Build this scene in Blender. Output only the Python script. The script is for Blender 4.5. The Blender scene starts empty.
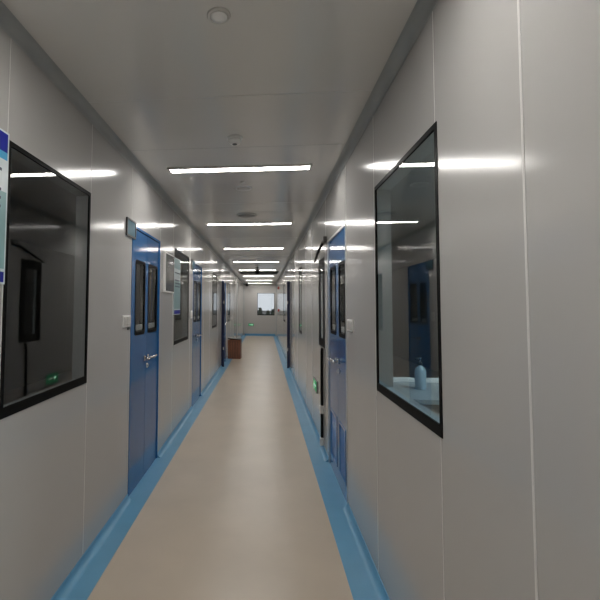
import bpy, bmesh, math, random
from mathutils import Vector, Matrix
random.seed(7)
S = bpy.context.scene
COL = S.collection
PI = math.pi
WL, WR, HT, YB, YE, TH = -1.04, 0.62, 2.637, -4.2, 22.0, 0.08
XC = (WL + WR) / 2

# ------------------------------------------------------------------ materials
def mat(name, col, rough=0.5, metal=0.0, spec=0.5, coat=0.0, coat_rough=0.1, var=0.04, scale=6.0, bump=0.0, bscale=40.0, stretch=None):
    m = bpy.data.materials.new(name); m.use_nodes = True
    nt = m.node_tree; N = nt.nodes; Lk = nt.links
    b = N['Principled BSDF']
    tc = N.new('ShaderNodeTexCoord'); mp = N.new('ShaderNodeMapping')
    if stretch: mp.inputs['Scale'].default_value = stretch
    Lk.new(tc.outputs['Object'], mp.inputs['Vector'])
    nz = N.new('ShaderNodeTexNoise'); nz.inputs['Scale'].default_value = scale; nz.inputs['Detail'].default_value = 4
    Lk.new(mp.outputs['Vector'], nz.inputs['Vector'])
    rp = N.new('ShaderNodeValToRGB')
    rp.color_ramp.elements[0].position = 0.3; rp.color_ramp.elements[1].position = 0.7
    rp.color_ramp.elements[0].color = (*[c * (1 - var) for c in col], 1)
    rp.color_ramp.elements[1].color = (*[min(1, c * (1 + var)) for c in col], 1)
    Lk.new(nz.outputs['Fac'], rp.inputs['Fac']); Lk.new(rp.outputs['Color'], b.inputs['Base Color'])
    b.inputs['Roughness'].default_value = rough; b.inputs['Metallic'].default_value = metal
    b.inputs['Specular IOR Level'].default_value = spec
    b.inputs['Coat Weight'].default_value = coat; b.inputs['Coat Roughness'].default_value = coat_rough
    if bump:
        n2 = N.new('ShaderNodeTexNoise'); n2.inputs['Scale'].default_value = bscale; n2.inputs['Detail'].default_value = 2
        Lk.new(mp.outputs['Vector'], n2.inputs['Vector'])
        bp = N.new('ShaderNodeBump'); bp.inputs['Strength'].default_value = bump; bp.inputs['Distance'].default_value = 0.01
        Lk.new(n2.outputs['Fac'], bp.inputs['Height']); Lk.new(bp.outputs['Normal'], b.inputs['Normal'])
    return m

def emit(name, col, strength):
    m = bpy.data.materials.new(name); m.use_nodes = True
    N = m.node_tree.nodes; b = N['Principled BSDF']
    b.inputs['Base Color'].default_value = (*col, 1)
    b.inputs['Emission Color'].default_value = (*col, 1); b.inputs['Emission Strength'].default_value = strength
    return m

def glass_mat(name, tint, ior=1.5):
    m = bpy.data.materials.new(name); m.use_nodes = True
    nt = m.node_tree; N = nt.nodes; Lk = nt.links
    for n in list(N): N.remove(n)
    out = N.new('ShaderNodeOutputMaterial'); mix = N.new('ShaderNodeMixShader')
    tr = N.new('ShaderNodeBsdfTransparent'); tr.inputs['Color'].default_value = (*tint, 1)
    gl = N.new('ShaderNodeBsdfGlossy'); gl.inputs['Roughness'].default_value = 0.015
    fr = N.new('ShaderNodeFresnel'); fr.inputs['IOR'].default_value = ior
    ge = N.new('ShaderNodeNewGeometry'); inv = N.new('ShaderNodeMath'); inv.operation = 'SUBTRACT'; inv.inputs[0].default_value = 1
    mul = N.new('ShaderNodeMath'); mul.operation = 'MULTIPLY'
    Lk.new(ge.outputs['Backfacing'], inv.inputs[1]); Lk.new(inv.outputs[0], mul.inputs[0]); Lk.new(fr.outputs['Fac'], mul.inputs[1])
    Lk.new(mul.outputs[0], mix.inputs['Fac']); Lk.new(tr.outputs['BSDF'], mix.inputs[1]); Lk.new(gl.outputs['BSDF'], mix.inputs[2])
    Lk.new(mix.outputs['Shader'], out.inputs['Surface'])
    return m

M = dict(
    wall=mat('wall_panel', (0.50, 0.488, 0.473), 0.145, spec=0.55, var=0.012, scale=1.5),
    ceil=mat('ceiling_panel', (0.78, 0.755, 0.72), 0.13, spec=0.5, var=0.012, scale=1.5),
    seam=mat('joint_sealant', (0.72, 0.71, 0.69), 0.4, var=0.02),
    seamd=mat('joint_groove', (0.40, 0.39, 0.37), 0.5, var=0.02),
    floor=mat('vinyl_floor', (0.55, 0.465, 0.37), 0.28, var=0.05, scale=2.2, bump=0.02, bscale=3.0),
    blue=mat('blue_vinyl', (0.13, 0.35, 0.55), 0.35, var=0.05, scale=5),
    trim=mat('grey_cove', (0.38, 0.395, 0.395), 0.45, var=0.05),
    door=mat('blue_door_paint', (0.018, 0.125, 0.34), 0.10, var=0.03, scale=3),
    navy=mat('navy_paint', (0.006, 0.012, 0.06), 0.35, var=0.05),
    alu=mat('aluminium', (0.62, 0.63, 0.63), 0.30, metal=0.6, var=0.04, scale=30),
    steel=mat('brushed_steel', (0.72, 0.71, 0.69), 0.25, metal=1.0, var=0.05, scale=60),
    black=mat('black_seal', (0.010, 0.010, 0.010), 0.4, spec=0.02, var=0.1),
    dark=mat('dark_plastic', (0.03, 0.03, 0.03), 0.4, var=0.1),
    white=mat('white_plastic', (0.90, 0.89, 0.87), 0.35, var=0.02),
    offw=mat('offwhite_plastic', (0.62, 0.60, 0.57), 0.4, var=0.03),
    screen=mat('dark_screen', (0.09, 0.09, 0.085), 0.15, var=0.1),
    sgrey=mat('speaker_grille', (0.27, 0.26, 0.25), 0.5, var=0.1, scale=80),
    rev=mat('window_reveal', (0.52, 0.54, 0.55), 0.35, metal=0.2, var=0.03),
    paper=mat('notice_white', (0.66, 0.74, 0.77), 0.3, var=0.05, scale=4),
    nblue=mat('notice_blue', (0.01, 0.02, 0.30), 0.55, spec=.2, var=0.05),
    ncyan=mat('notice_cyan', (0.03, 0.36, 0.66), 0.3, var=0.05),
    nteal=mat('notice_teal', (0.25, 0.42, 0.44), 0.3, var=0.06),
    ink=mat('notice_ink', (0.08, 0.10, 0.14), 0.5, var=0.05),
    teal=mat('plaque_teal', (0.02, 0.11, 0.16), 0.4, spec=.25, var=0.15, scale=25),
    green=emit('sign_green', (0.02, 0.42, 0.16), 0.22),
    sgw=emit('sign_white', (0.75, 1.0, 0.85), 0.45),
    brown=mat('brown_wood', (0.25, 0.10, 0.055), 0.5, var=0.2, scale=9, stretch=(6, 6, 1)),
    brownd=mat('dark_brown', (0.02, 0.012, 0.009), 0.5, var=0.2),
    red=mat('red_plastic', (0.55, 0.05, 0.04), 0.35, var=0.05),
    rwall=mat('inner_room_wall', (0.42, 0.42, 0.41), 0.45, var=0.03),
    bench=mat('bench_top', (0.36, 0.40, 0.42), 0.3, var=0.05),
    benchb=mat('bench_body', (0.10, 0.17, 0.24), 0.4, var=0.05),
    bottle=mat('bottle_plastic', (0.36, 0.46, 0.53), 0.3, var=0.05),
    leaf=mat('shrub_leaf', (0.05, 0.07, 0.045), 0.6, var=0.35, scale=9),
    bark=mat('shrub_stem', (0.06, 0.05, 0.04), 0.8, var=0.3),
    ground=mat('outside_paving', (0.30, 0.30, 0.29), 0.8, var=0.15, scale=3),
    lamp=emit('lamp_diffuser', (1.0, 0.975, 0.93), 42.0),
    rlamp=emit('inner_room_lamp', (0.82, 0.96, 1.0), 50.0),
    glass=glass_mat('window_glass', (0.80, 0.82, 0.82), 2.1),
    glassr=glass_mat('clear_blue_glass', (0.84, 0.90, 0.91), 2.05),
)

# ------------------------------------------------------------------ mesh helpers
class MB:
    def __init__(s): s.bm = bmesh.new(); s.mi = 0
    def _face(s, vs):
        try:
            f = s.bm.faces.new(vs); f.material_index = s.mi; return f
        except ValueError: return None
    def box(s, x0, x1, y0, y1, z0, z1, bev=0.0):
        x0, x1 = sorted((x0, x1)); y0, y1 = sorted((y0, y1)); z0, z1 = sorted((z0, z1))
        t = bmesh.new()
        r = bmesh.ops.create_cube(t, size=1)
        bmesh.ops.scale(t, vec=(x1 - x0, y1 - y0, z1 - z0), verts=t.verts)
        bmesh.ops.translate(t, vec=((x0 + x1) / 2, (y0 + y1) / 2, (z0 + z1) / 2), verts=t.verts)
        if bev: bmesh.ops.bevel(t, geom=list(t.edges), offset=bev, segments=2, affect='EDGES', profile=0.5)
        s.merge(t); return s
    def merge(s, t, mtx=None):
        mp = {}
        for v in t.verts: mp[v] = s.bm.verts.new(mtx @ v.co if mtx else v.co)
        for f in t.faces:
            g = s._face([mp[v] for v in f.verts])
            if g: g.smooth = f.smooth
        t.free()
    def lathe(s, prof, loc, axis='z', n=28, smooth=True):
        # prof: (radius, height) pairs; axis z, or x/-x for wall-mounted
        rings = []
        for r, h in prof:
            ring = []
            for k in range(n):
                a = 2 * PI * k / n
                v = Vector((r * math.cos(a), r * math.sin(a), h))
                if axis == 'x': v = Vector((v.z, v.x, v.y))
                if axis == '-x': v = Vector((-v.z, v.x, v.y))
                ring.append(s.bm.verts.new(v + Vector(loc)))
            rings.append(ring)
        for a, b in zip(rings, rings[1:]):
            for k in range(n):
                f = s._face([a[k], a[(k + 1) % n], b[(k + 1) % n], b[k]])
                if f: f.smooth = smooth
        s._face(rings[0][::-1]); s._face(rings[-1]); return s
    def tube(s, pts, r, n=10):
        pts = [Vector(p) for p in pts]; rings = []
        for i, p in enumerate(pts):
            d = (pts[min(i + 1, len(pts) - 1)] - pts[max(i - 1, 0)]).normalized()
            u = d.orthogonal().normalized() if i == 0 else (u - d * u.dot(d)).normalized()
            w = d.cross(u)
            rings.append([s.bm.verts.new(p + (u * math.cos(2 * PI * k / n) + w * math.sin(2 * PI * k / n)) * r) for k in range(n)])
        for a, b in zip(rings, rings[1:]):
            for k in range(n):
                f = s._face([a[k], a[(k + 1) % n], b[(k + 1) % n], b[k]])
                if f: f.smooth = True
        s._face(rings[0][::-1]); s._face(rings[-1]); return s
    def prism(s, prof, y0, y1):
        # closed profile of (x, z) extruded along y
        a = [s.bm.verts.new((x, y0, z)) for x, z in prof]; b = [s.bm.verts.new((x, y1, z)) for x, z in prof]
        n = len(prof)
        for k in range(n): s._face([a[k], a[(k + 1) % n], b[(k + 1) % n], b[k]])
        s._face(a[::-1]); s._face(b); return s
    def slab(s, u0, u1, v0, v1, holes, d0, d1, P):
        # a panel in the u,v plane from depth d0 to d1 with rectangular holes; P(d,u,v) -> point
        us = sorted({u0, u1} | {h[i] for h in holes for i in (0, 1) if u0 < h[i] < u1})
        vs = sorted({v0, v1} | {h[i] for h in holes for i in (2, 3) if v0 < h[i] < v1})
        def solid(i, j):
            if not (0 <= i < len(us) - 1 and 0 <= j < len(vs) - 1): return False
            cu, cv = (us[i] + us[i + 1]) / 2, (vs[j] + vs[j + 1]) / 2
            return not any(h[0] < cu < h[1] and h[2] < cv < h[3] for h in holes)
        cache = {}
        def V(d, u, v):
            k = (d, u, v)
            if k not in cache: cache[k] = s.bm.verts.new(P(d, u, v))
            return cache[k]
        for i in range(len(us) - 1):
            for j in range(len(vs) - 1):
                if not solid(i, j): continue
                a, b, c, e = us[i], us[i + 1], vs[j], vs[j + 1]
                for d in (d0, d1): s._face([V(d, a, c), V(d, b, c), V(d, b, e), V(d, a, e)])
                if not solid(i - 1, j): s._face([V(d0, a, c), V(d1, a, c), V(d1, a, e), V(d0, a, e)])
                if not solid(i + 1, j): s._face([V(d0, b, c), V(d1, b, c), V(d1, b, e), V(d0, b, e)])
                if not solid(i, j - 1): s._face([V(d0, a, c), V(d1, a, c), V(d1, b, c), V(d0, b, c)])
                if not solid(i, j + 1): s._face([V(d0, a, e), V(d1, a, e), V(d1, b, e), V(d0, b, e)])
        return s
    def ring(s, outer, inner, d0, d1, P):
        # frame between two loops with equal point counts, given as (u, v)
        n = len(outer)
        O = [[s.bm.verts.new(P(d, *p)) for p in outer] for d in (d0, d1)]
        I = [[s.bm.verts.new(P(d, *p)) for p in inner] for d in (d0, d1)]
        for k in range(n):
            q = (k + 1) % n
            s._face([O[0][k], O[0][q], I[0][q], I[0][k]]); s._face([O[1][k], O[1][q], I[1][q], I[1][k]])
            s._face([O[0][k], O[0][q], O[1][q], O[1][k]]); s._face([I[0][k], I[0][q], I[1][q], I[1][k]])
        return s
    def build(s, name, mats, parent=None, loc=None):
        bmesh.ops.recalc_face_normals(s.bm, faces=s.bm.faces)
        me = bpy.data.meshes.new(name); s.bm.to_mesh(me); s.bm.free()
        for m in (mats if isinstance(mats, (list, tuple)) else [mats]): me.materials.append(m)
        o = bpy.data.objects.new(name, me); COL.objects.link(o)
        if parent: o.parent = parent
        if loc: o.location = loc
        return o

def rrect(u0, u1, v0, v1, r, n=5):
    pts = []
    for cx, cy, a0 in ((u1 - r, v1 - r, 0), (u0 + r, v1 - r, 90), (u0 + r, v0 + r, 180), (u1 - r, v0 + r, 270)):
        for k in range(n + 1):
            a = math.radians(a0 + 90 * k / n); pts.append((cx + r * math.cos(a), cy + r * math.sin(a)))
    return pts

def tag(o, label=None, cat=None, group=None, kind=None):
    if label: o['label'] = label
    if cat: o['category'] = cat
    if group: o['group'] = group
    if kind: o['kind'] = kind
    return o
def empty(name, loc, label=None, cat=None, group=None, kind=None):
    o = bpy.data.objects.new(name, None); o.empty_display_size = 0.05; COL.objects.link(o); o.location = loc
    return tag(o, label, cat, group, kind)
def copy_tree(o, loc=None, parent=None):
    c = o.copy(); COL.objects.link(c); c.parent = parent
    if loc is not None: c.location = loc
    for ch in list(o.children): copy_tree(ch, None, c)
    return c
def struct(o): o['kind'] = 'structure'; return o

# wall-side frames: P(d, y, z), d = distance out of the wall into the corridor
def PL(d, y, z): return Vector((WL + d, y, z))
def PR(d, y, z): return Vector((WR - d, y, z))
def PE(d, x, z): return Vector((x, YE - d, z))
SIDE = {'left': PL, 'right': PR, 'end': PE}
def pbox(mb, P, d0, d1, u0, u1, z0, z1, bev=0.0):
    a, b = P(d0, u0, z0), P(d1, u1, z1)
    return mb.box(a.x, b.x, a.y, b.y, a.z, b.z, bev)

# ------------------------------------------------------------------ openings
ZW0, ZW1, ZD = 1.04, 2.157, 2.135
WIN = {'left': [(1.63, 2.457), (4.93, 5.87), (8.62, 9.46), (12.3, 13.2)],
       'right': [(1.60, 2.465), (7.25, 7.75), (13.0, 13.9)],
       'end': [(-0.34, 0.52)]}
DOORS = {'left': [(3.29, 4.21), (6.24, 7.12), (10.62, 11.62)],
         'right': [(3.345, 4.30), (10.62, 11.62)]}
SEAMS = {'left': [-1.6, -0.5, 0.45, 1.618, 2.468, 3.275, 4.225, 4.84, 5.985, 7.38, 8.2, 9.6, 10.4, 12.0, 13.4, 14.6, 15.8, 17.0, 18.2, 19.4, 20.6],
         'right': [-1.6, -0.5, 0.3, 1.087, 1.612, 2.49, 3.33, 4.41, 5.7, 6.5, 8.2, 9.4, 10.4, 12.0, 12.9, 14.6, 15.8, 17.0, 18.2, 19.4, 20.6]}
SLIT = (4.53, 4.97, 1.07, 2.0)

for side in ('left', 'right'):
    P = SIDE[side]; mb = MB()
    holes = [(a, b, ZW0, ZW1) for a, b in WIN[side]] + [(a, b, -1, ZD) for a, b in DOORS[side]]
    if side == 'right': holes.append(SLIT)
    mb.slab(YB, YE, 0, HT, holes, 0, -TH, P)
    for y in SEAMS[side]:
        mb.mi = 1
        w = 0.0045 if (side == 'right' and y == 1.087) else 0.0016
        spans = [(0.055, HT - 0.045)]
        for h in holes:
            if h[0] - 0.004 < y < h[1] + 0.004:
                spans = [(0.055, h[2] - 0.004), (h[3] + 0.004, HT - 0.045)] if h[2] > 0 else [(h[3] + 0.004, HT - 0.045)]
        for z0, z1 in spans: pbox(mb, P, -0.002, 0.0012, y - w, y + w, z0, z1)
    struct(mb.build('wall_' + side, [M['wall'], M['seam']]))

mb = MB(); mb.slab(WL - TH, WR + TH, 0, HT, [(a, b, ZW0, ZW1) for a, b in WIN['end']], 0, -TH, PE)
struct(mb.build('wall_end', M['wall']))
struct(MB().box(WL - TH, WR + TH, YB - 0.08, YB, 0, HT).build('wall_back', M['wall']))
struct(MB().box(-4.6, 4.2, YB - 0.1, YE + 0.1, -0.12, 0).build('floor', M['floor']))
mb = MB(); mb.box(WL - TH, WR + TH, YB, YE, HT, HT + 0.08)
mb.mi = 1
for y in (-2.4, -0.1, 2.29, 4.75, 7.2, 9.75, 12.3, 17.6, 20.4): mb.box(WL + 0.045, WR - 0.045, y - 0.002, y + 0.002, HT - 0.0012, HT + 0.001)
mb.mi = 2
for y in (0.9, 3.05, 5.2, 6.6, 8.9, 10.4, 16.0, 19.0): mb.box(WL + 0.045, WR - 0.045, y - 0.0015, y + 0.0015, HT - 0.0008, HT + 0.001)
struct(mb.build('ceiling', [M['ceil'], M['seam'], M['seamd']]))

# skirting: flat blue border on the floor plus a coved upstand between the doors
def cove(P, r, sgn, base, z0, up):
    pts = []
    for k in range(7):
        a = math.radians(90 * k / 6)
        pts.append((r - r * math.sin(a), z0 + up * (r - r * math.cos(a))))
    return pts
for side in ('left', 'right'):
    P = SIDE[side]; mb = MB(); bw = 0.15 if side == 'left' else 0.165
    pbox(mb, P, -0.02, bw, YB, YE, -0.003, 0.0022)
    edges = [YB] + [v for d in DOORS[side] for v in d] + [YE]
    for y0, y1 in zip(edges[::2], edges[1::2]):
        r = 0.043
        prof = [(0.0, 0.002), (0.0, r + 0.004)]
        for k in range(9):
            a = math.radians(90 * k / 8)
            prof.append((0.003 + r - r * math.cos(a), 0.003 + r - r * math.sin(a)))
        prof.append((r + 0.003, 0.002))
        mb.prism([(P(d, 0, z).x, z) for d, z in prof], y0, y1)
    struct(mb.build('baseboard_' + side, M['blue']))
mb = MB(); mb.box(WL + 0.06, WR - 0.06, YE - 0.010, YE, 0, 0.10); mb.box(WL + 0.15, WR - 0.165, YE - 0.16, YE, -0.002, 0.0024)
struct(mb.build('baseboard_end', M['blue']))
for i, side in enumerate(('left', 'right')):
    P = SIDE[side]; mb = MB(); r = 0.05
    prof = [(0.0, HT), (0.0, HT - r)]
    for k in range(9):
        a = math.radians(90 * k / 8)
        prof.append((r - r * math.cos(a) + 0.002, HT - r + r * math.sin(a) - 0.002))
    mb.prism([(P(d, 0, z).x, z) for d, z in prof], YB, YE)
    struct(mb.build('trim_%d' % (i + 1), M['trim']))
mb = MB(); mb.box(WL, WL + 0.035, YE - 0.035, YE, 0.1, HT); struct(mb.build('trim_3', M['trim']))
mb = MB(); mb.box(WR - 0.03, WR, YE - 0.03, YE, 0.1, HT); struct(mb.build('trim_4', M['trim']))
mb = MB(); pbox(mb, PL, 0, 0.02, 16.5, 16.62, 0.06, HT - 0.05); struct(mb.build('trim_5', M['trim']))

# ------------------------------------------------------------------ windows
wn = 0
def window(P, u0, u1, z0, z1, gm, border=0.015, bottom=0.036):
    global wn; wn += 1
    mb = MB(); n = 5
    mb.ring(rrect(u0 - .006, u1 + .006, z0 - .006, z1 + .006, 0.003), rrect(u0 + border, u1 - border, z0 + bottom, z1 - border, 0.004), 0.003, -0.006, P)
    w = struct(mb.build('window_%d' % wn, M['black']))
    mb = MB(); pbox(mb, P, -0.001, -0.006, u0 + border * .8, u1 - border * .8, z0 + bottom * .8, z1 - border * .8)
    mb.build('window_pane', gm, w)
    mb = MB(); mb.ring(rrect(u0, u1, z0, z1, .003), rrect(u0 + .014, u1 - .014, z0 + .016, z1 - .014, .003), -0.008, -TH, P)
    mb.build('window_reveal', M['rev'], w)
    return w
for side in ('left', 'right', 'end'):
    for k, (a, b) in enumerate(WIN[side]):
        window(SIDE[side], a, b, ZW0, ZW1, M['glassr'] if side == 'right' else M['glass'])
window(PR, SLIT[0], SLIT[1], SLIT[2], SLIT[3], M['glass'], border=0.10, bottom=0.08)

# ------------------------------------------------------------------ doors
dn = 0
def lever(mb, P, y, z, sg, L=0.125):
    pbox(mb, P, -0.004, 0.006, y - 0.022, y + 0.022, z - 0.022, z + 0.022, 0.004)
    pts = [P(0.0, y, z), P(0.035, y, z), P(0.048, y + sg * 0.012, z), P(0.05, y + sg * 0.035, z), P(0.05, y + sg * L, z + 0.004)]
    mb.tube(pts, 0.009, 10)
def door(side, y0, y1, wins, leaves, levers, keys, vents=()):
    global dn; dn += 1
    P = SIDE[side]; mb = MB()
    fw = 0.02
    mb.slab(y0, y1, 0.003, ZD, [(y0 + fw, y1 - fw, -1, ZD - fw)], 0.004, -TH, P)
    root = struct(mb.build('door_%d' % dn, M['alu'] if side == 'right' else M['door']))
    for a, b in leaves:
        mb = MB()
        hs = [w for w in wins if a < w[0] < b] + [v for v in vents if a < v[0] < b]
        mb.slab(a, b, 0.006, ZD - fw - .004, hs, -0.006, -0.046, P)
        leaf = mb.build('door_leaf', M['door'], root)
        for w in wins:
            if not a < w[0] < b: continue
            mb = MB(); mb.ring(rrect(w[0] - .008, w[1] + .008, w[2] - .008, w[3] + .008, .035), rrect(w[0] + .014, w[1] - .014, w[2] + .022, w[3] - .014, .03), -0.003, -0.048, P)
            g = mb.build('window_gasket', M['black'], leaf)
            mb = MB(); pbox(mb, P, -0.010, -0.014, w[0] + .004, w[1] - .004, w[2] + .004, w[3] - .004)
            mb.build('window_pane', M['glass'], leaf)
            mb = MB(); pbox(mb, P, -0.020, -0.042, w[0] + .014, w[1] - .014, w[2] + .03, w[2] + .075, .003); mb.build('pane_ledge', M['white'], leaf)
        for v in vents:
            if not a < v[0] < b: continue
            mb = MB(); mb.ring(rrect(v[0] - .012, v[1] + .012, v[2] - .012, v[3] + .012, .004), rrect(v[0] + .006, v[1] - .006, v[2] + .006, v[3] - .006, .003), -0.002, -0.04, P)
            k = v[2] + 0.012
            while k < v[3] - 0.02:
                q = [P(-0.006, v[0], k), P(-0.008, v[0], k - .003), P(-0.038, v[0], k + .020), P(-0.036, v[0], k + .023)]
                mb.prism([(p.x, p.z) for p in q], v[0] + .004, v[1] - .004); k += 0.021
            mb.build('vent_grille', M['door'], leaf)
        for (y, z, sg) in levers:
            if a < y < b: mb = MB(); lever(mb, P, y, z, sg); mb.build('door_handle', M['steel'], leaf)
        for (y, z) in keys:
            if a < y < b:
                mb = MB(); mb.lathe([(0.024, -0.008), (0.024, -0.001), (0.02, 0.002), (0.008, 0.002), (0.008, 0.012)], P(0, y, z), 'x' if side == 'left' else '-x', 20)
                mb.build('keyhole', M['steel'], leaf)
    return root
door('left', 3.29, 4.21, [(3.42, 3.70, 1.25, 1.86), (3.81, 4.13, 1.25, 1.86)], [(3.312, 3.753), (3.757, 4.188)], [(3.705, 1.03, -1), (3.805, 1.03, 1)], [(3.80, .955)])
door('left', 6.24, 7.12, [(6.36, 6.62, 1.25, 1.86), (6.73, 7.03, 1.25, 1.86)], [(6.262, 6.673), (6.677, 7.098)], [(6.63, 1.03, -1), (6.72, 1.03, 1)], [(6.72, .955)])
d3 = door('left', 10.62, 11.62, [(10.74, 11.04, 1.25, 1.86), (11.18, 11.5, 1.25, 1.86)], [(10.642, 11.108), (11.112, 11.598)], [(11.06, 1.03, -1), (11.16, 1.03, 1)], [(11.16, .955)])
door('right', 3.345, 4.30, [(3.43, 3.70, 1.25, 1.85), (3.865, 4.16, 1.25, 1.85)], [(3.367, 3.781), (3.785, 4.278)],
     [(3.735, 1.03, -1), (3.83, 1.03, 1)], [(3.735, .95)], [(3.46, 3.72, .13, .53), (3.86, 4.2, .13, .53)])
d5 = door('right', 10.62, 11.62, [(10.74, 11.04, 1.25, 1.86), (11.18, 11.5, 1.25, 1.86)], [(10.642, 11.108), (11.112, 11.598)], [(11.06, 1.03, -1), (11.16, 1.03, 1)], [(11.16, .955)])
for d, P in ((d3, PL), (d5, PR)):                      # thick navy jambs standing proud of both walls
    mb = MB(); pbox(mb, P, -0.02, 0.066, 10.56, 10.615, 0.004, 2.10, 0.004)
    j = mb.build('door_jamb', M['navy'], d)
    mb = MB(); pbox(mb, P, 0.04, 0.066, 10.545, 10.562, 1.55, 1.62); pbox(mb, P, 0.04, 0.066, 10.545, 10.562, .42, .49); mb.build('jamb_hinge', M['steel'], j)

# ------------------------------------------------------------------ rooms behind the walls
def room(name, x0, x1, y0, y1, m):
    mb = MB(); t = 0.06
    mb.box(x0, x1, y0 - t, y0, 0, HT); mb.box(x0, x1, y1, y1 + t, 0, HT)
    far = x0 if abs(x0) > abs(x1) else x1
    mb.box(far - (t if far < 0 else 0), far + (0 if far < 0 else t), y0 - t, y1 + t, 0, HT)
    mb.box(min(x0, x1), max(x0, x1), y0 - t, y1 + t, HT, HT + t)
    return struct(mb.build(name, m))
room('wall_left_room', -4.4, WL - TH, -2.0, 15.0, M['rwall'])
room('wall_right_room', WR + TH, 4.0, -2.0, 15.0, M['rwall'])

# ------------------------------------------------------------------ ceiling lights
ORD = ['nearest', 'second nearest', 'third nearest', 'fourth nearest', 'fifth nearest', 'sixth nearest', 'seventh nearest', 'farthest']
t = empty('ceiling_light', (XC, 3.52, HT))
mb = MB(); mb.ring([(-.595, -.062), (.595, -.062), (.595, .062), (-.595, .062)], [(-.575, -.043), (.575, -.043), (.575, .043), (-.575, .043)], 0.0, -0.014, lambda d, u, v: Vector((u, v, d)))
mb.build('light_frame', M['offw'], t)
mb = MB(); mb.box(-.576, .576, -.044, .044, -.010, 0.0); mb.build('diffuser', M['lamp'], t)
for i, y in enumerate((3.52, 5.92, 8.46, 11.03, 13.62, 16.3, 18.9, 21.3)):
    o = t if i == 0 else copy_tree(t, (XC, y, HT))
    tag(o, 'lit white linear ceiling light across the corridor, %s to the viewer' % ORD[i] if i < 7 else 'lit white linear ceiling light farthest away, just before the end wall', 'ceiling light', 'linear lights across the corridor ceiling')
for i, y in enumerate((1.1, -1.35, -3.6)):
    o = copy_tree(t, (XC, y, HT))
    tag(o, ('lit linear ceiling light directly overhead, out of view', 'lit linear ceiling light behind the viewer', 'lit linear ceiling light by the rear wall behind the viewer')[i], 'ceiling light', 'linear lights across the corridor ceiling')
t = empty('panel_light', (2.4, 3.2, HT), 'cool white square lamp on the ceiling of the room behind the right window', 'ceiling light')
MB().box(-.3, .3, -.3, .3, -.03, 0).build('light_frame', M['offw'], t)
MB().box(-.27, .27, -.27, .27, -.034, -.028).build('diffuser', M['rlamp'], t)

# ------------------------------------------------------------------ things on the ceiling
t = empty('ceiling_disc', (-.18, 1.63, HT), 'flat pale round cover on the ceiling at the top of the photo', 'ceiling fitting')
MB().lathe([(.047, 0), (.047, -.004), (.043, -.009)], (0, 0, 0)).build('rim', M['offw'], t)
MB().lathe([(.034, -.008), (.033, -.012), (.012, -.014)], (0, 0, 0)).build('cover', M['white'], t)
t = empty('smoke_detector', (-.2, 2.87, HT), 'white domed smoke detector on the ceiling just before the nearest light', 'smoke detector')
MB().lathe([(.052, 0), (.052, -.010), (.047, -.014)], (0, 0, 0)).build('base', M['white'], t)
mb = MB(); mb.lathe([(.043, -.013), (.043, -.030), (.036, -.042), (.018, -.046)], (0, 0, 0)); mb.build('sensor_head', M['white'], t)
MB().lathe([(.017, -.045), (.016, -.049), (.006, -.050)], (0, 0, 0)).build('sensor_grille', M['dark'], t)
t = empty('ceiling_disc', (-.2, 3.92, HT), 'tiny pale stud on the ceiling just beyond the nearest light', 'ceiling fitting')
MB().lathe([(.02, 0), (.02, -.006), (.012, -.012)], (0, 0, 0)).build('cover', M['offw'], t)
t = empty('ceiling_speaker', (-.2, 4.13, HT), 'flat pale round fitting on the ceiling between the two nearest lights', 'speaker')
MB().lathe([(.082, 0), (.082, -.005), (.074, -.010)], (0, 0, 0)).build('rim', M['white'], t)
MB().lathe([(.072, -.009), (.06, -.012), (.02, -.013)], (0, 0, 0)).build('speaker_grille', M['offw'], t)
t = empty('ceiling_speaker', (-.22, 5.37, HT), 'darker round fitting with a pale rim just before the second light', 'speaker')
MB().lathe([(.125, 0), (.125, -.006), (.115, -.012)], (0, 0, 0)).build('rim', M['offw'], t)
MB().lathe([(.112, -.011), (.10, -.014), (.03, -.016)], (0, 0, 0)).build('speaker_grille', M['sgrey'], t)
t = empty('ceiling_vent', (XC + .03, 14.75, HT), 'dark slotted vent across the corridor ceiling, far down, beyond the hanging dome', 'vent')
mb = MB(); mb.ring([(-.66, -.45), (.66, -.45), (.66, .45), (-.66, .45)], [(-.63, -.42), (.63, -.42), (.63, .42), (-.63, .42)], 0, -.02, lambda d, u, v: Vector((u, v, d))); mb.build('vent_frame', M['dark'], t)
mb = MB()
for k in range(14): mb.box(-.63, .63, -.41 + k * .06, -.39 + k * .06, -.018, 0)
mb.build('slats', M['dark'], t)
MB().box(-.63, .63, -.42, .42, -.003, 0).build('backing', M['black'], t)
t = empty('dome_camera', (-.2, 12.75, HT), 'dark domed device hanging from the ceiling in front of the fifth light', 'camera')
MB().lathe([(.05, 0), (.05, -.012), (.02, -.02), (.02, -.08), (.07, -.085), (.072, -.13)], (0, 0, 0)).build('mount', M['dark'], t)
MB().lathe([(.066, -.128), (.062, -.155), (.045, -.18), (.015, -.192)], (0, 0, 0)).build('dome', M['black'], t)
t = empty('dome_camera', (-.87, 21.86, HT), 'small dark domed device in the far left corner of the ceiling by the end wall', 'camera')
MB().lathe([(.06, 0), (.06, -.02), (.075, -.03), (.075, -.07)], (0, 0, 0)).build('mount', M['dark'], t)
MB().lathe([(.068, -.068), (.06, -.10), (.04, -.125), (.012, -.135)], (0, 0, 0)).build('dome', M['black'], t)

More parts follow.
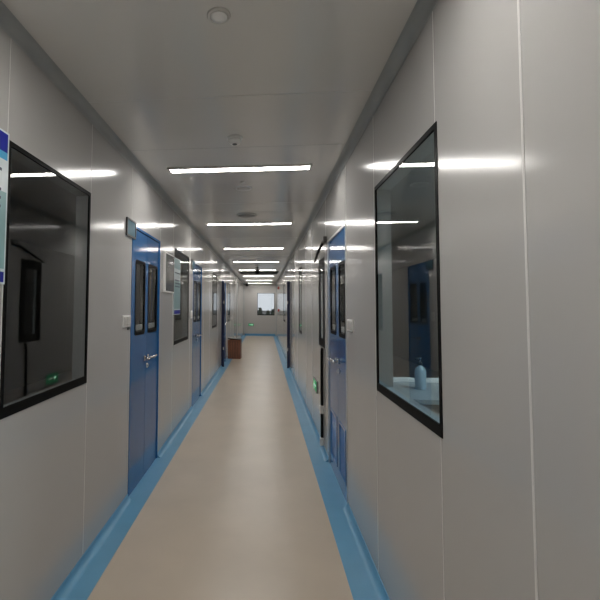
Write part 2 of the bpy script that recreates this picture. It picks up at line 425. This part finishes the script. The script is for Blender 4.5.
# ------------------------------------------------------------------ notices, signs, switches
def notice(y0, y1, z0, z1, label, off=0.012, head='nblue'):
    # a glossy printed board: blue heading, cyan rule, pale field with lines of text, dark foot band
    root = empty('notice_board', (WL, (y0 + y1) / 2, z0)); tag(root, label, 'notice', 'printed notices on the left wall')
    cy = (y0 + y1) / 2; h = z1 - z0; w = (y1 - y0) / 2
    B = lambda a, b, c, d, e, f: MB().box(a, b, c, d, e, f)
    bd = B(0, off, -w, w, 0, h).build('board', M['paper'], root); root, top = bd, root
    B(off, off + .0012, -w + .006, w - .010, h * .862, h - .008).build('heading_band', M[head], root)
    B(off, off + .0012, -w + .006, w - .010, h * .812, h * .862).build('heading_rule', M['ncyan' if head == 'nblue' else head], root)
    B(off, off + .0012, -w + .006, w - .010, h * .10, h * .60).build('text_field', M['nteal'], root)
    mb = MB()
    for zz in (.73, .60, .545, .49): mb.box(off, off + .0018, -w + .04, w - .045, h * zz, h * zz + .011)
    mb.build('text_lines', M['ink'], root)
    B(off, off + .0012, -w + .006, w - .010, .008, h * .08).build('foot_band', M['nblue'], root)
    return top
notice(1.24, 1.612, 1.57, 2.18, 'blue headed printed notice at the near edge of the big dark left window')
r = notice(4.86, 5.22, 1.385, 2.05, 'teal and white printed notice hung over the near edge of the second left window', 0.012, 'nteal')

t = empty('wall_panel', (WL, 4.36, 1.63), 'white edged grey panel on the left wall just beyond the nearest left blue door', 'panel')
MB().box(0, .024, 0, .43, 0, .42, .003).build('housing', M['white'], t)
MB().box(.023, .0265, .02, .42, .015, .405).build('screen', M['screen'], t)

def switch(P, y0, y1, z0, z1, label, hook=False):
    c = P(0, (y0 + y1) / 2, z0); t = empty('light_switch', c, label, 'switch', 'white switch plates beside doors')
    Q = lambda d, y, z: P(d, y, z) - c
    mb = MB(); pbox(mb, Q, 0, .010, y0, y1, z0, z1, .003); sp = mb.build('switch_plate', M['white'], t)
    m = (y0 + y1) / 2
    for a, b in ((y0 + .010, m - .004), (m + .004, y1 - .010)):
        mb = MB(); pbox(mb, Q, .009, .014, a, b, z0 + .012, z1 - .012, .002); mb.build('rocker', M['offw'], sp)
    if hook:
        mb = MB(); pbox(mb, Q, 0, .012, y0 + .12, y0 + .155, z0 - .022, z0 - .005, .002); mb.build('cable_stub', M['dark'], t)
switch(PL, 3.085, 3.265, 1.325, 1.415, 'white double switch plate on the left wall before the nearest left blue door', True)
switch(PR, 3.085, 3.275, 1.315, 1.40, 'white double switch plate on the right wall before the blue double door')
switch(PL, 6.06, 6.17, 1.31, 1.42, 'small white switch plate on the left wall before the second left blue door')

def plaque(y0, label):
    t = empty('door_plaque', (WL, y0, 2.02), label, 'sign', 'dark framed plaques at the upper corner of left doors')
    mb = MB(); mb.ring(rrect(0, .23, 0, .14, .008), rrect(.016, .214, .014, .126, .006), 0.001, .012, lambda d, u, v: Vector((d, u, v))); mb.build('plaque_frame', M['dark'], t)
    MB().box(.001, .009, .014, .216, .012, .128).build('plaque_face', M['teal'], t)
plaque(3.13, 'small dark framed teal plaque at the upper corner of the nearest left blue door')
plaque(6.08, 'small dark framed teal plaque at the upper corner of the second left blue door')

def exit_sign(P, u0, u1, z0, z1, label, sg=1):
    c = P(0, (u0 + u1) / 2, z0); t = empty('exit_sign', c, label, 'exit sign', 'low green exit signs')
    Q = lambda d, u, z: P(d, u, z) - c
    mb = MB(); pbox(mb, Q, 0, .014, u0, u1, z0, z1, .003); mb.build('sign_case', M['sgrey'], t)
    mb = MB(); pbox(mb, Q, .013, .016, u0 + .012, u1 - .012, z0 + .012, z1 - .012); sf = mb.build('sign_face', M['green'], t)
    mb = MB(); m = (u0 + u1) / 2; zc = (z0 + z1) / 2; L = (u1 - u0) * .3
    pbox(mb, Q, .016, .0172, m - L, m + L, zc - .009, zc + .009)
    for k in range(6): pbox(mb, Q, .016, .0172, m + sg * (L - k * .007), m + sg * (L - k * .007 - .007), zc - .006 - k * .0075, zc + .006 + k * .0075)
    mb.build('arrow', M['sgw'], sf)
exit_sign(PR, 5.13, 5.45, .485, .625, 'small green exit sign with an arrow low on the right wall')
exit_sign(PE, -.80, -.52, .48, .62, 'small glowing green exit sign low on the end wall left of the window')

t = empty('fire_alarm', (WR, 18.2, 2.2), 'small red alarm high on the far right wall', 'alarm')
MB().lathe([(.06, 0), (.06, -.03), (.05, -.045), (.02, -.055)], (0, 0, .06), 'x').build('sounder', M['red'], t)
MB().box(-.01, 0, -.065, .065, -.005, .125).build('back_plate', M['red'], t)
t = empty('alarm_call_point', (WR, 18.2, 1.28), 'small red call point lower on the far right wall under the alarm', 'alarm')
MB().box(-.05, 0, -.05, .05, 0, .1, .006).build('case', M['red'], t)
MB().box(-.053, -.049, -.03, .03, .025, .075).build('press_panel', M['white'], t)

# black bar and conduit beside the blue double door
t = empty('conduit', (WR, 4.68, .05), 'thin black vertical conduit with pale clips on the right wall beyond the blue double door', 'conduit')
mb = MB(); mb.tube([(-.014, 0, 0.03), (-.014, 0, .55), (-.014, -.01, .95), (-.014, -.045, 1.0)], .014, 10); mb.build('pipe', M['black'], t)
for z in (.36, .03):
    mb = MB(); mb.box(-.034, 0, -.028, .028, z - .04, z + .04, .004); mb.build('clip', M['offw'], t)
t = empty('door_closer', (WR, 4.64, 2.06), 'black sloping bar on the right wall above the narrow dark window', 'bar')
mb = MB(); mb.tube([(-.02, -.28, .10), (-.045, -.05, .03), (-.05, .30, -.06)], .014, 8); mb.build('arm', M['black'], t)
MB().box(-.035, 0, -.31, -.22, .07, .13, .004).build('bracket', M['dark'], t)

# ------------------------------------------------------------------ brown box by the left wall
t = empty('brown_box', (-.835, 12.35, 0), 'brown upright box with a dark tilted lid standing on the floor by the left wall', 'box')
t.rotation_euler = (0, 0, math.radians(-4))
w, dp, h = .18, .16, .53
mb = MB(); mb.slab(-w, w, -dp, dp, [(-w + .015, w - .015, -dp + .015, dp - .015)], .02, h, lambda d, u, v: Vector((u, v, d)))
mb.box(-w, w, -dp, dp, 0.004, .022); mb.build('body', M['brown'], t)
mb = MB()
for x in (-.11, -.037, .037, .11): mb.box(x - .003, x + .003, -dp - .004, -dp, .03, h - .03)
mb.build('grooves', M['brownd'], t)
mb = MB(); lid = MB().box(-.18, .185, -.175, .175, -.012, .012, .004)
mb.merge(lid.bm, Matrix.Translation((.005, 0, h + .028)) @ Matrix.Rotation(math.radians(5), 4, 'Y'))
mb.build('lid', M['brownd'], t)

# ------------------------------------------------------------------ bench and bottle in the room behind the right window
t = empty('lab_bench', (1.9, 4.25, 0), 'dim grey bench inside the room behind the large right window', 'bench')
MB().box(-.9, .9, -.45, .45, .68, .72, .004).build('bench_top', M['bench'], t)
MB().box(-.9, .9, .41, .45, .72, .765, .004).build('rear_rail', M['white'], t)
for x in (-.84, .84):
    for y in (-.40, .36): MB().box(x - .025, x + .025, y - .025, y + .025, 0, .68).build('leg', M['benchb'], t)
MB().box(-.8, .8, -.37, .33, .25, .28).build('shelf', M['benchb'], t)
t = empty('pump_bottle', (1.47, 4.28, .72), 'pale pump bottle with a dark top on the bench behind the right window', 'bottle')
MB().lathe([(.046, 0), (.05, .01), (.05, .17), (.04, .20), (.018, .215), (.016, .23)], (0, 0, 0)).build('bottle_body', M['bottle'], t)
mb = MB(); mb.lathe([(.02, .225), (.02, .25), (.008, .252), (.008, .28), (.016, .283), (.016, .295)], (0, 0, 0), n=16); mb.tube([(0, 0, .288), (-.03, -.01, .289), (-.05, -.016, .28)], .006, 8); mb.build('pump', M['dark'], t)

# ------------------------------------------------------------------ outside the end window
struct(MB().box(-9, 9, YE + .15, YE + 22, -.12, -.02).build('ground_outside', M['ground']))
struct(MB().box(-8, 8, 27.0, 27.2, -.05, 1.22).build('wall_outside', M['ground']))
def shrub(x, y, h, r, label):
    t = empty('shrub', (x, y, -.02), label, 'shrub', 'shrubs outside the end window')
    mb = MB()
    for k in range(5):
        a = k * 1.3; mb.tube([(.05 * math.cos(a), .05 * math.sin(a), 0), (.1 * math.cos(a), .1 * math.sin(a), h * .4), (r * .5 * math.cos(a), r * .5 * math.sin(a), h * .8)], .015, 6)
    mb.build('stems', M['bark'], t)
    mb = MB()
    for k in range(650):
        z = random.random() ** .8; rr = r * (1.05 - .75 * z * z) * math.sqrt(random.random()); a = random.random() * 2 * PI
        c = Vector((rr * math.cos(a), rr * math.sin(a), .1 + z * (h - .1)))
        u = Vector((random.gauss(0, 1), random.gauss(0, 1), random.gauss(0, 1))).normalized(); v = u.orthogonal().normalized(); s_ = .05 + random.random() * .05
        vs = [mb.bm.verts.new(c + p) for p in (u * s_, v * s_ * .45, -u * s_, -v * s_ * .45)]; mb._face(vs)
    o = mb.build('foliage', M['leaf'], t)
shrub(-.22, 24.4, 1.40, .21, 'dark pointed shrub outside the end window, tallest, left of centre')
shrub(.24, 25.0, 1.24, .21, 'dark low shrub outside the middle of the end window')
shrub(.55, 25.9, 1.32, .24, 'dark shrub outside by the right edge of the end window')

# ------------------------------------------------------------------ world, camera, view
w = bpy.data.worlds.new('World'); S.world = w; w.use_nodes = True
bg = w.node_tree.nodes['Background']; bg.inputs['Color'].default_value = (0.90, 0.93, 1.0, 1); bg.inputs['Strength'].default_value = 1.15

cam = bpy.data.cameras.new('camera'); co = bpy.data.objects.new('camera', cam); COL.objects.link(co)
yaw, pit, rol = -0.10447, 0.05270, 0.00700
fwv = Vector((math.sin(yaw) * math.cos(pit), math.cos(yaw) * math.cos(pit), math.sin(pit)))
rt = Vector((math.cos(yaw), -math.sin(yaw), 0)); up = rt.cross(fwv)
r2 = math.cos(rol) * rt + math.sin(rol) * up; u2 = -math.sin(rol) * rt + math.cos(rol) * up
co.matrix_world = Matrix(((r2.x, u2.x, -fwv.x, 0), (r2.y, u2.y, -fwv.y, 0), (r2.z, u2.z, -fwv.z, 1.49), (0, 0, 0, 1)))
cam.sensor_fit = 'HORIZONTAL'; cam.sensor_width = 36; cam.lens = 430 / 600 * 36
cam.shift_x = (300 - 219.1) / 600; cam.shift_y = (283.3 - 300) / 600; cam.clip_start = 0.02
S.camera = co
S.view_settings.view_transform = 'Standard'; S.view_settings.look = 'None'
S.view_settings.exposure = 0.0; S.view_settings.gamma = 1.0; S.view_settings.use_curve_mapping = False
